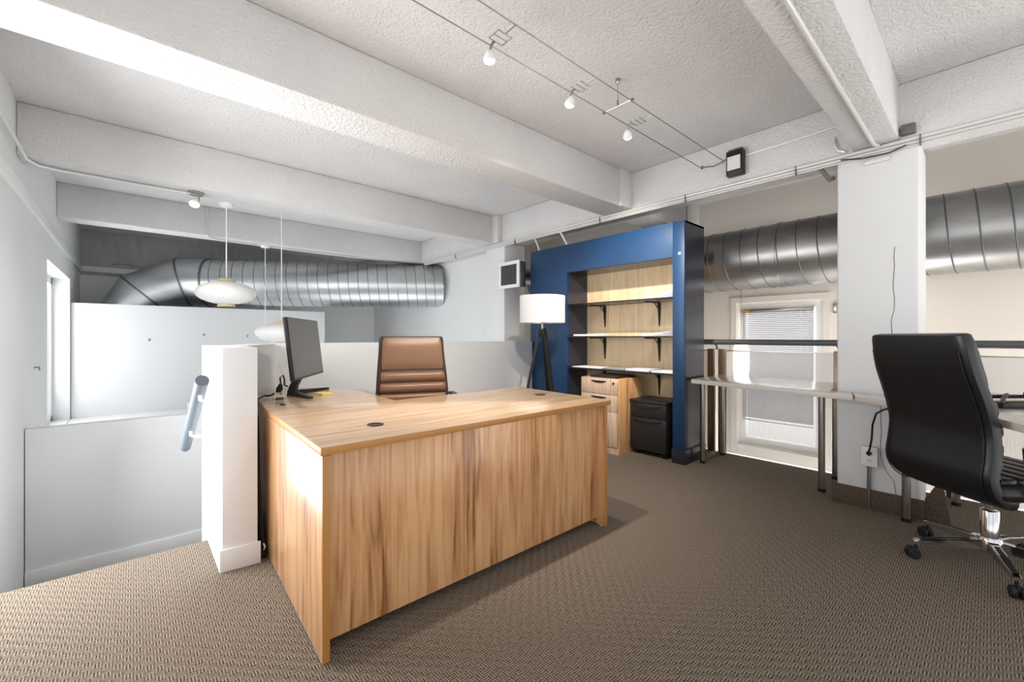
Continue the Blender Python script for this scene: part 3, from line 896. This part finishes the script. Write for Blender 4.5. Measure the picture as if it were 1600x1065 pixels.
# ================================================================== OUTLET on the column
ob = thing('outlet_box', 'white surface-mounted outlet box low on the white column', 'outlet', (3.54, 0.512, 0.34))
MB().box(-.048, 0.0, -.036, .036, -.058, .058, bev=.003).build('box', M['steel'], ob)
fp = MB().box(-.054, -.047, -.040, .040, -.062, .062, bev=.003).build('face_plate', M['white'], ob)
for z in (-.024, .024):
    so = MB().lathe([(0.0, 0), (.016, 0), (.016, .002)], (-.054, 0, z), 20, mtx=Matrix.Rotation(-math.pi / 2, 4, 'Y')).build('socket', M['trim'], fp)
    if z < 0:
        MB().box(-.0565, -.0555, .005, .008, z - .001, z + .008).box(-.0565, -.0555, -.008, -.005, z - .001, z + .008).box(-.0565, -.0555, -.002, .002, z - .010, z - .006).build('slots', M['blackm'], fp)
MB().tube([(-.024, 0.004, -.058), (-.026, 0.006, -.336)], .011, 12).build('conduit', M['steel'], ob)
pc = thing('charger_lead', 'black lead plugged into the column outlet, rising to the tabletop', 'cord', (3.485, 0.512, 0.364))
MB().tube([(0, 0, 0), (-.016, 0, 0), (-.03, 0, .005)], [.013, .014, .008], 10).build('plug', M['blackm'], pc)
MB().tube([(-.03, 0, .005), (-.045, -.01, .04), (-.055, -.02, .10), (-.06, -.025, .19), (-.12, -.05, .27), (-.25, -.10, .315), (-.365, -.150, .345), (-.382, -.167, .381), (-.355, -.187, .3875), (-.235, -.222, .3835)], .0055, 8).build('cord', M['blackm'], pc)

# ================================================================== RAILING
rl = thing('railing', 'balcony railing with grey handrail, steel posts and white perforated panels behind the tables', 'railing', (4.2, 0.7, 0))
R0 = Matrix.Translation((-4.2, -0.7, 0))
MB(R0).tube([(4.2, -3.4, 1.05), (4.2, 1.83, 1.05), (4.2, 3.5, 1.05)], 0.026, 16).build('handrail', M['rail'], rl)
for y in (1.80, 1.70, 0.80, 0.17, -1.1, -2.4):
    MB(R0).box(4.18, 4.205, y - .035, y + .035, 0.0, 0.985, bev=.003).build('post', M['post'], rl)
for y in (1.75, 0.80, -1.1):
    MB(R0).tube([(4.19, y, .98), (4.195, y, 1.0), (4.2, y + .015, 1.03)], .009, 8).build('rail_bracket', M['black'], rl)
for y0, y1 in ((-3.3, -1.12), (-1.08, 0.15), (0.20, 0.775), (0.825, 1.665), (1.84, 3.4)):
    pnl = MB(R0).box(4.205, 4.2065, y0, y1, 0.01, 0.97).build('mesh_panel', M['mesh'], rl)
    MB(R0).box(4.203, 4.209, y0, y1, 0.965, 0.975).build('panel_edge', M['steel'], pnl)

# ================================================================== WINDOW BLIND, switch
bl = thing('window_blind', 'grey venetian blind lowered most of the way over the right-hand window', 'blind', (5.06, 1.52, 0))
V0 = Matrix.Translation((-5.06, -1.52, 0))
MB(V0).box(5.02, 5.05, 1.16, 1.80, 1.375, 1.40, bev=.002).build('headrail', M['steel'], bl)
MB(V0).box(5.005, 5.045, 1.76, 1.835, 1.368, 1.394, bev=.003).build('end_bracket', M['orange'], bl)
s = MB(V0)
z = 1.365
while z > 0.215:
    s.add([(5.024, 1.165, z - .0085), (5.024, 1.825, z - .0085), (5.030, 1.825, z + .001), (5.030, 1.165, z + .001), (5.042, 1.165, z + .0095), (5.042, 1.825, z + .0095)], [(0, 1, 2, 3), (3, 2, 5, 4)], 0, True)
    z -= 0.0195
s.build('slats', M['blind'], bl)
MB(V0).box(5.022, 5.046, 1.165, 1.825, 0.19, 0.205, bev=.003).build('bottom_rail', M['blind'], bl)
for y in (1.77, 1.27, 1.21):
    MB(V0).tube([(5.018, y, 1.38), (5.018, y, .2)], .0022, 6).build('ladder_cord', M['white'], bl)
tag(MB().box(4.985, 5.001, 0.955, 1.0, 1.325, 1.42, bev=.003).build('switch_plate', M['steel']), 'small steel switch plate on the cream wall between window and column', 'switch')

# ================================================================== DUCTS


def helix(p0, p1, r, pitch, rad=.006, start=0.0):
    p0, p1 = Vector(p0), Vector(p1)
    ax = (p1 - p0); L_ = ax.length; ax.normalize()
    u = ax.cross(Vector((0, 0, 1))).normalized(); v = ax.cross(u)
    n = int(L_ / pitch * 40)
    return [p0 + ax * (L_ * i / n) + (u * math.cos(2 * math.pi * i / 40 + start) + v * math.sin(2 * math.pi * i / 40 + start)) * r for i in range(n + 1)]


rd = thing('ventilation_duct', 'dark galvanised spiral duct along the window wall, passing behind the white column', 'duct', (4.5, 0.8, 1.86))
Q = Matrix.Translation((-4.5, -0.8, -1.86))
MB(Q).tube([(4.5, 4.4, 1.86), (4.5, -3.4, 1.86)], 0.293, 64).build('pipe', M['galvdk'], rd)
MB(Q).tube(helix((4.5, 4.4, 1.86), (4.5, -3.4, 1.86), .293, .15), .005, 6).build('spiral_seam', M['seam'], rd)
MB(Q).tube([(4.5, 1.30, 1.86), (4.5, 1.265, 1.86)], 0.300, 64).build('joint_band', M['galvdk'], rd)
for y in (2.2, -0.6):
    MB(Q).tube([(4.5, y, 2.15), (4.5, y, 2.66)], .006, 6).build('hanger', M['steel'], rd)

ld = thing('ventilation_duct', 'bright galvanised spiral duct with an elbow above the white partition at the back', 'duct', (2.3, 7.0, 1.9))
Q = Matrix.Translation((-2.3, -7.0, -1.9))
pA, pB = Vector((0.86, 7.815, 1.912)), Vector((3.90, 6.16, 1.950))
MB(Q).tube([pA, pB], 0.347, 64).build('pipe', M['galv'], ld)
MB(Q).tube(helix(pA, pB, .347, .145, start=1.0), .005, 6).build('spiral_seam', M['seam'], ld)
dr_ = (pB - pA).normalized()
MB(Q).tube([pB - dr_ * .75, pB - dr_ * .72], .357, 64).build('joint_band', M['galv'], ld)
# elbow gores: two straight sections with mitred ends
e0 = pA; e1 = pA - dr_ * 0.34; e2 = Vector((0.12, 8.02, 1.70)); e3 = Vector((-0.13, 8.06, 1.18))
eb = MB(Q); eb.tube([e0 + dr_ * .01, e1, e2, e3], .355, 64)
ebo = eb.build('elbow', M['galv'], ld)
for p, d in ((e0, dr_), (e1, (e0 - e2).normalized()), (e2, (e1 - e3).normalized())):
    MB(Q).tube([p - d * .012, p + d * .012], .366 if p != e0 else .361, 64).build('elbow_seam', M['seam'], ebo)
MB(Q).tube([(2.35, 7.0, 2.29), (2.36, 6.99, 2.66)], .006, 6).build('hanger', M['steel'], ld)

vt = thing('air_vent', 'square air vent with a white-framed grille on the column left of the bookcase', 'vent', (3.45, 3.88, 1.85))
MB().box(-.045, 0.06, -.18, .18, -.15, .15, bev=.003).build('housing', M['galvdk'], vt)
MB().box(0.092, 0.12, -.02, .252, -.02, .02).box(0.05, 0.12, -.02, .02, -.02, .02).build('mounting_bracket', M['galvdk'], vt)
fr = MB()
for y0, y1, z0, z1 in ((-.19, .19, .12, .16), (-.19, .19, -.16, -.12), (-.19, -.145, -.12, .12), (.145, .19, -.12, .12)):
    fr.box(-.06, -.04, y0, y1, z0, z1, bev=.003)
fr.build('grille_frame', M['white'], vt)
g = MB().box(-.046, -.044, -.15, .15, -.125, .125, mi=0)
for k in range(12):
    y = -.135 + k * .0245
    g.box(-.058, -.046, y - .003, y + .003, -.122, .122, mi=1)
g.build('grille', [M['blackm'], M['grille']], vt)
MB().tube([(0.06, -.02, 0), (0.40, -.02, 0)], .10, 24).build('collar', M['galv'], vt)

# ================================================================== CONDUITS and wiring on the ceiling
cg = thing('conduit_run', 'twin white conduit running the length of the girder above the columns', 'conduit', (3.53, 2.0, 2.335))
for x, z, r in ((3.5235, 2.298, .0125), (3.526, 2.275, .0095), (3.529, 2.259, .006)):
    MB(Matrix.Translation((-3.53, -2.0, -2.335))).tube([(x, -3.0, z), (x, 6.1, z)], r, 12).build('pipe', M['conduit'], cg)
for y in (5.2, 3.9, 2.62, 1.73, 0.92, 0.28, -0.4):
    MB(Matrix.Translation((-3.53, -2.0, -2.335))).box(3.507, 3.539, y - .004, y + .004, 2.250, 2.311, bev=.001).build('clamp', M['grille'], cg)
tag(MB().box(3.46, 3.535, 2.60, 2.645, 2.375, 2.41, bev=.003).build('junction_box', M['grille']), 'small grey junction box at the corner of the big beam and the girder', 'junction box')
tag(MB().tube([(-0.5, 0.485, 2.2995), (3.2, 0.485, 2.2995), (3.44, 0.485, 2.2995), (3.49, 0.47, 2.295)], .011, 12).build('conduit', M['conduit']), 'single white conduit along the underside of the nearest right-hand beam', 'conduit')
bd = thing('cable_junction', 'tangle of grey fittings and cables on top of the right-hand white column', 'fittings', (3.53, 0.5, 2.27))
J = Matrix.Translation((-3.53, -0.5, -2.27))
MB(J).box(3.515, 3.54, 0.42, 0.54, 2.205, 2.245, bev=.004).build('bracket_plate', M['conduit'], bd)
MB(J).box(3.50, 3.54, 0.30, 0.365, 2.33, 2.39, bev=.004).build('fitting', M['grille'], bd)
MB(J).tube([(3.53, 0.70, 2.44), (3.52, 0.70, 2.40), (3.518, 0.68, 2.345), (3.518, 0.64, 2.322)], .008, 8).build('bent_pipe', M['conduit'], bd)
MB(J).tube([(3.56, 0.80, 2.295), (3.56, 0.77, 2.24), (3.57, 0.73, 2.17), (3.59, 0.715, 2.19)], .014, 8).build('loose_strap', M['grille'], bd)
MB(J).tube([(3.50, 0.66, 2.27), (3.50, 0.55, 2.245), (3.50, 0.42, 2.24), (3.50, 0.34, 2.262)], .005, 8).build('cable', M['dkwire'], bd)
tag(MB().tube([(-0.545, 2.8, 2.33), (-0.545, 4.0, 2.32), (-0.54, 4.3, 2.298), (-0.5, 4.42, 2.298), (-0.40, 4.455, 2.298), (0.0, 4.46, 2.298), (0.33, 4.45, 2.298)], .011, 12).build('conduit', M['conduit']), 'white conduit bending from the left wall along the second beam to a spotlight', 'conduit')
tag(MB().tube([(0.655, 6.224, 2.655), (0.655, 6.224, 2.32), (0.67, 6.24, 2.300), (0.75, 6.30, 2.298), (1.24, 6.39, 2.298)], .008, 8).build('conduit', M['conduit']), 'white conduit dropping down the rearmost beam behind the pendant cord', 'conduit')
tag(MB().tube([(1.37, 6.40, 2.298), (1.9, 6.40, 2.296), (2.55, 6.38, 2.298)], .009, 8).build('cable', M['conduit']), 'thin cable running along the underside of the rearmost beam', 'cable')
tag(MB().tube([(3.56, 3.67, 2.305), (3.58, 3.62, 2.28), (3.62, 3.60, 2.18), (3.63, 3.58, 2.11)], .010, 8).build('cable_sleeve', M['white']), 'short white cable sleeve dropping onto the left end of the bookcase', 'cable')
tag(MB().tube([(3.55, 3.22, 2.30), (3.57, 3.18, 2.24), (3.62, 3.14, 2.12)], .011, 8).build('cable_sleeve', M['white']), 'taped white cable sleeve dropping behind the bookcase header from the girder', 'cable')

# ------------------------------------------------------------------ cable-track lights
tr = thing('cable_track', 'two parallel tensioned steel wires carrying the three ceiling spotlights', 'cable track', (2.19, 1.5, 2.494))
K = Matrix.Translation((-2.19, -1.5, -2.494))
for y in (1.41, 1.59):
    MB(K).tube([(-0.5, y, 2.494), (3.50 if y < 1.5 else 3.52, y, 2.494)], .0028, 6).build('wire', M['wirem'], tr)
MB(K).tube([(2.19, 1.40, 2.494), (2.19, 1.60, 2.494)], .004, 8).build('spreader_bar', M['chrome'], tr)
MB(K).tube([(2.19, 1.5, 2.494), (2.19, 1.5, 2.53)], .005, 8).tube([(2.19, 1.5, 2.53), (2.19, 1.5, 2.64)], .0015, 6).build('standoff_rod', M['wirem'], tr)
MB(K).lathe([(.006, 2.63), (.014, 2.64), (.014, 2.66)], (2.19, 1.5, 0), 14).build('ceiling_anchor', M['steel'], tr)
for y in (1.40, 1.60):
    MB(K).lathe([(.008, -.008), (.008, .008)], (2.19, y, 2.494), 10, mtx=Matrix.Rotation(math.pi / 2, 4, 'X')).build('wire_clip', M['grille'], tr)
MB(K).tube([(3.48, 1.57, 2.494), (3.52, 1.59, 2.494)], .008, 8).tube([(3.50, 1.58, 2.494), (3.52, 1.50, 2.485), (3.51, 1.42, 2.495), (3.50, 1.392, 2.50)], .004, 6).build('turnbuckle', M['grille'], tr)


def spot_head(mb_body, c, d, r=.026, ln=.05):
    """cone reflector with its lit face; c is the face centre, d the aim"""
    q = Vector((0, 0, -1)).rotation_difference(Vector(d)).to_matrix().to_4x4()
    return q


def spotlight(parent, c, d, power, r=.026, ln=.042, angle=1.9):
    d = Vector(d).normalized()
    c = Vector(c)
    q = d.to_track_quat('Z', 'Y').to_matrix().to_4x4()
    b = MB(); b.lathe([(.006, -ln), (r * .5, -ln * .9), (r * .85, -ln * .45), (r, -.008), (r, 0)], c, 24, mtx=q)
    o = b.build('lamp_head', M['white'], parent)
    MB().lathe([(r * .97, 0.0005), (r * .93, 0.006), (r * .7, 0.014), (r * .3, 0.019), (.001, .020)], c, 24, mtx=q).build('bulb', M['glow'], o, 'lit bulb')
    l = bpy.data.lights.new('spot_beam', 'SPOT')
    l.energy = power; l.spot_size = angle; l.spot_blend = 0.8; l.shadow_soft_size = .03; l.color = (1, .93, .82)
    lo = bpy.data.objects.new('spot_beam', l)
    lo.location = c + d * .03
    lo.rotation_euler = d.to_track_quat('-Z', 'Y').to_euler()
    COL.objects.link(lo)
    lo.parent = parent
    lo.matrix_parent_inverse = Matrix.Identity(4)
    return o


for x, lab, aim, pw, wide in ((1.265, 'lit wire spotlight nearest the camera on the cable track', (.25, .3, -1), 70, 1.5),
                        (1.845, 'lit wire spotlight in the middle of the cable track', (.15, .75, -1.15), 55, 1.9),
                        (2.425, 'lit wire spotlight nearest the girder on the cable track', (1.42, .92, -1.15), 170, 1.15)):
    t = thing('spotlight', lab, 'spotlight', (x, 1.5, 2.494), 0, 'cable track spotlights')
    f = MB()
    for a, b in (((-.03, -.02), (-.03, .05)), ((-.03, .05), (.05, .05)), ((.05, .05), (.05, -.02)), ((.05, -.02), (-.03, -.02)), ((-.03, .015), (.05, .015))):
        f.tube([(a[0], a[1], -.004), (b[0], b[1], -.004)], .0025, 6)
    f.tube([(.01, -.02, -.004), (.01, -.092, 0)], .0035, 6).tube([(.01, .05, -.004), (.01, .09, 0)], .0035, 6)
    f.build('wire_frame', M['wirem'], t)
    MB().tube([(.0, .05, -.004), (0, .066, -.012), (0, .080, -.030)], .006, 8).build('stem', M['steel'], t)
    spotlight(t, (0, .085, -.078), aim, pw, r=.028, angle=wide)

xf = thing('transformer', 'black transformer box with a white label mounted on the girder', 'transformer', (3.518, 1.315, 2.455))
MB().box(-.045, .02, -.055, .065, -.10, .09, bev=.004).build('case', M['black'], xf)
MB().box(-.03, .02, -.045, .055, .09, .108, bev=.003).build('cap', M['grille'], xf)
MB().box(-.047, -.0445, -.04, .055, -.06, .045).build('label_plate', M['label'], xf, 'white printed label')
tag(MB().tube([(3.53, 1.255, 2.50), (3.532, 1.0, 2.505), (3.532, 0.63, 2.515)], .006, 8).build('conduit', M['conduit']), 'short thin conduit from the transformer box to the right-hand beam', 'conduit')

sl = thing('spotlight', 'lit ceiling spotlight on a round canopy under the second beam at the left', 'spotlight', (0.39, 4.43, 2.31))
MB().lathe([(.05, -.022), (.055, -.018), (.055, 0)], (0, 0, 0), 28).build('canopy', M['steel'], sl)
MB().tube([(.02, -.01, -.02), (.02, -.02, -.075)], .006, 8).build('stem', M['steel'], sl)
spotlight(sl, (-.015, -.06, -.115), (-.25, -.45, -1), 9, r=.036, ln=.06)


# ================================================================== PENDANT LANTERNS
def pendant(label, x, y, ztop, zc, rx, hz):
    t = thing('pendant_lamp', label, 'lamp', (x, y, ztop))
    MB().lathe([(.012, -.035), (.05, -.028), (.058, -.012), (.058, 0)], (0, 0, 0), 28).build('canopy', M['white'], t)
    MB().tube([(0, 0, -.03), (0, 0, zc - ztop + hz - .01)], .005, 8).build('cord', M['white'], t)
    n = 26
    pr = []
    for i in range(n + 1):
        a = math.pi * (0.08 + 0.84 * i / n) - math.pi / 2
        pr.append((rx * math.cos(a), (zc - ztop) + (hz * .86) * math.sin(a)))
    sh = MB().lathe(pr, (0, 0, 0), 48).build('lantern_shade', M['ricep'], t)
    for s_ in (-1, 1):
        MB().lathe([(rx * .29, 0), (rx * .29, .028), (rx * .25, .028), (rx * .25, 0)], (0, 0, zc - ztop + s_ * hz * .93 - .014), 28).build('collar_ring', M['lampwood'], sh)
    return t


pendant('white saucer lantern pendant hanging in front of the bright duct', 0.63, 4.615, 2.31, 1.498, .236, .12)
pendant('white saucer lantern pendant hanging low, half hidden behind the monitor', 1.143, 4.871, 2.66, 1.145, .24, .12)
pendant('pendant on the rearmost beam whose lantern hangs below the half wall', 1.306, 6.40, 2.31, 0.62, .236, .12)
gl = thing('pendant_lamp', 'glowing white barrel-shaped pendant hanging behind the perforated railing panel', 'lamp', (4.45, 1.625, 1.57))
MB().tube([(0, 0, 0.0), (0, 0, -.50)], .0025, 6).build('cord', M['grille'], gl)
MB().lathe([(.025, -.50), (.05, -.52), (.068, -.60), (.074, -.70), (.070, -.80), (.058, -.88), (.045, -.90)], (0, 0, 0), 32).build('shade', M['lantern'], gl, 'lit shade')

# ================================================================== STAIR HANDRAIL, small fittings
hr = thing('stair_handrail', 'short blue-grey handrail sloping down the white stub wall beside the stairs', 'handrail', (0.235, 2.40, 0.90))
p0, p1 = Vector((0, 0, 0)), Vector((0, 0.85, -.47))
d = (p1 - p0).normalized()
MB().tube([p0, p1], .027, 24).build('rail', M['railb'], hr)
for f in (0.10, 0.62):
    p = p0 + (p1 - p0) * f
    MB().tube([p + Vector((0, 0, -.024)), p + Vector((0, 0, -.05)), p + Vector((.02, 0, -.062)), p + Vector((.07, 0, -.055))], .008, 8).tube([p + Vector((.068, 0, -.055)), p + Vector((.075, 0, -.055))], .028, 16).build('bracket', M['white'], hr)
for k, (x, z, lab) in enumerate(((0.155, 1.065, 'leftmost'), (0.75, 1.135, 'middle'), (1.29, 1.115, 'rightmost'))):
    tag(MB().tube([(x, 7.50, z + .01), (x, 7.488, z), (x, 7.484, z - .02)], .006, 6).build('nail', M['grille']), f'{lab} of the three small dark nails in the white partition', 'nail', 'nails in the partition')
tag(MB().tube([(-0.58, 4.95, 0.86), (-0.555, 4.95, 0.865), (-0.55, 4.95, 0.84)], .007, 6).build('wall_hook', M['steel']), 'small steel hook on the white left wall before the far window', 'hook')
tag(MB().box(0.55, 0.85, 7.28, 7.36, 0.10, 0.20, bev=.004).build('sill_box', M['white']), 'small white box on the ledge below the white partition', 'box')
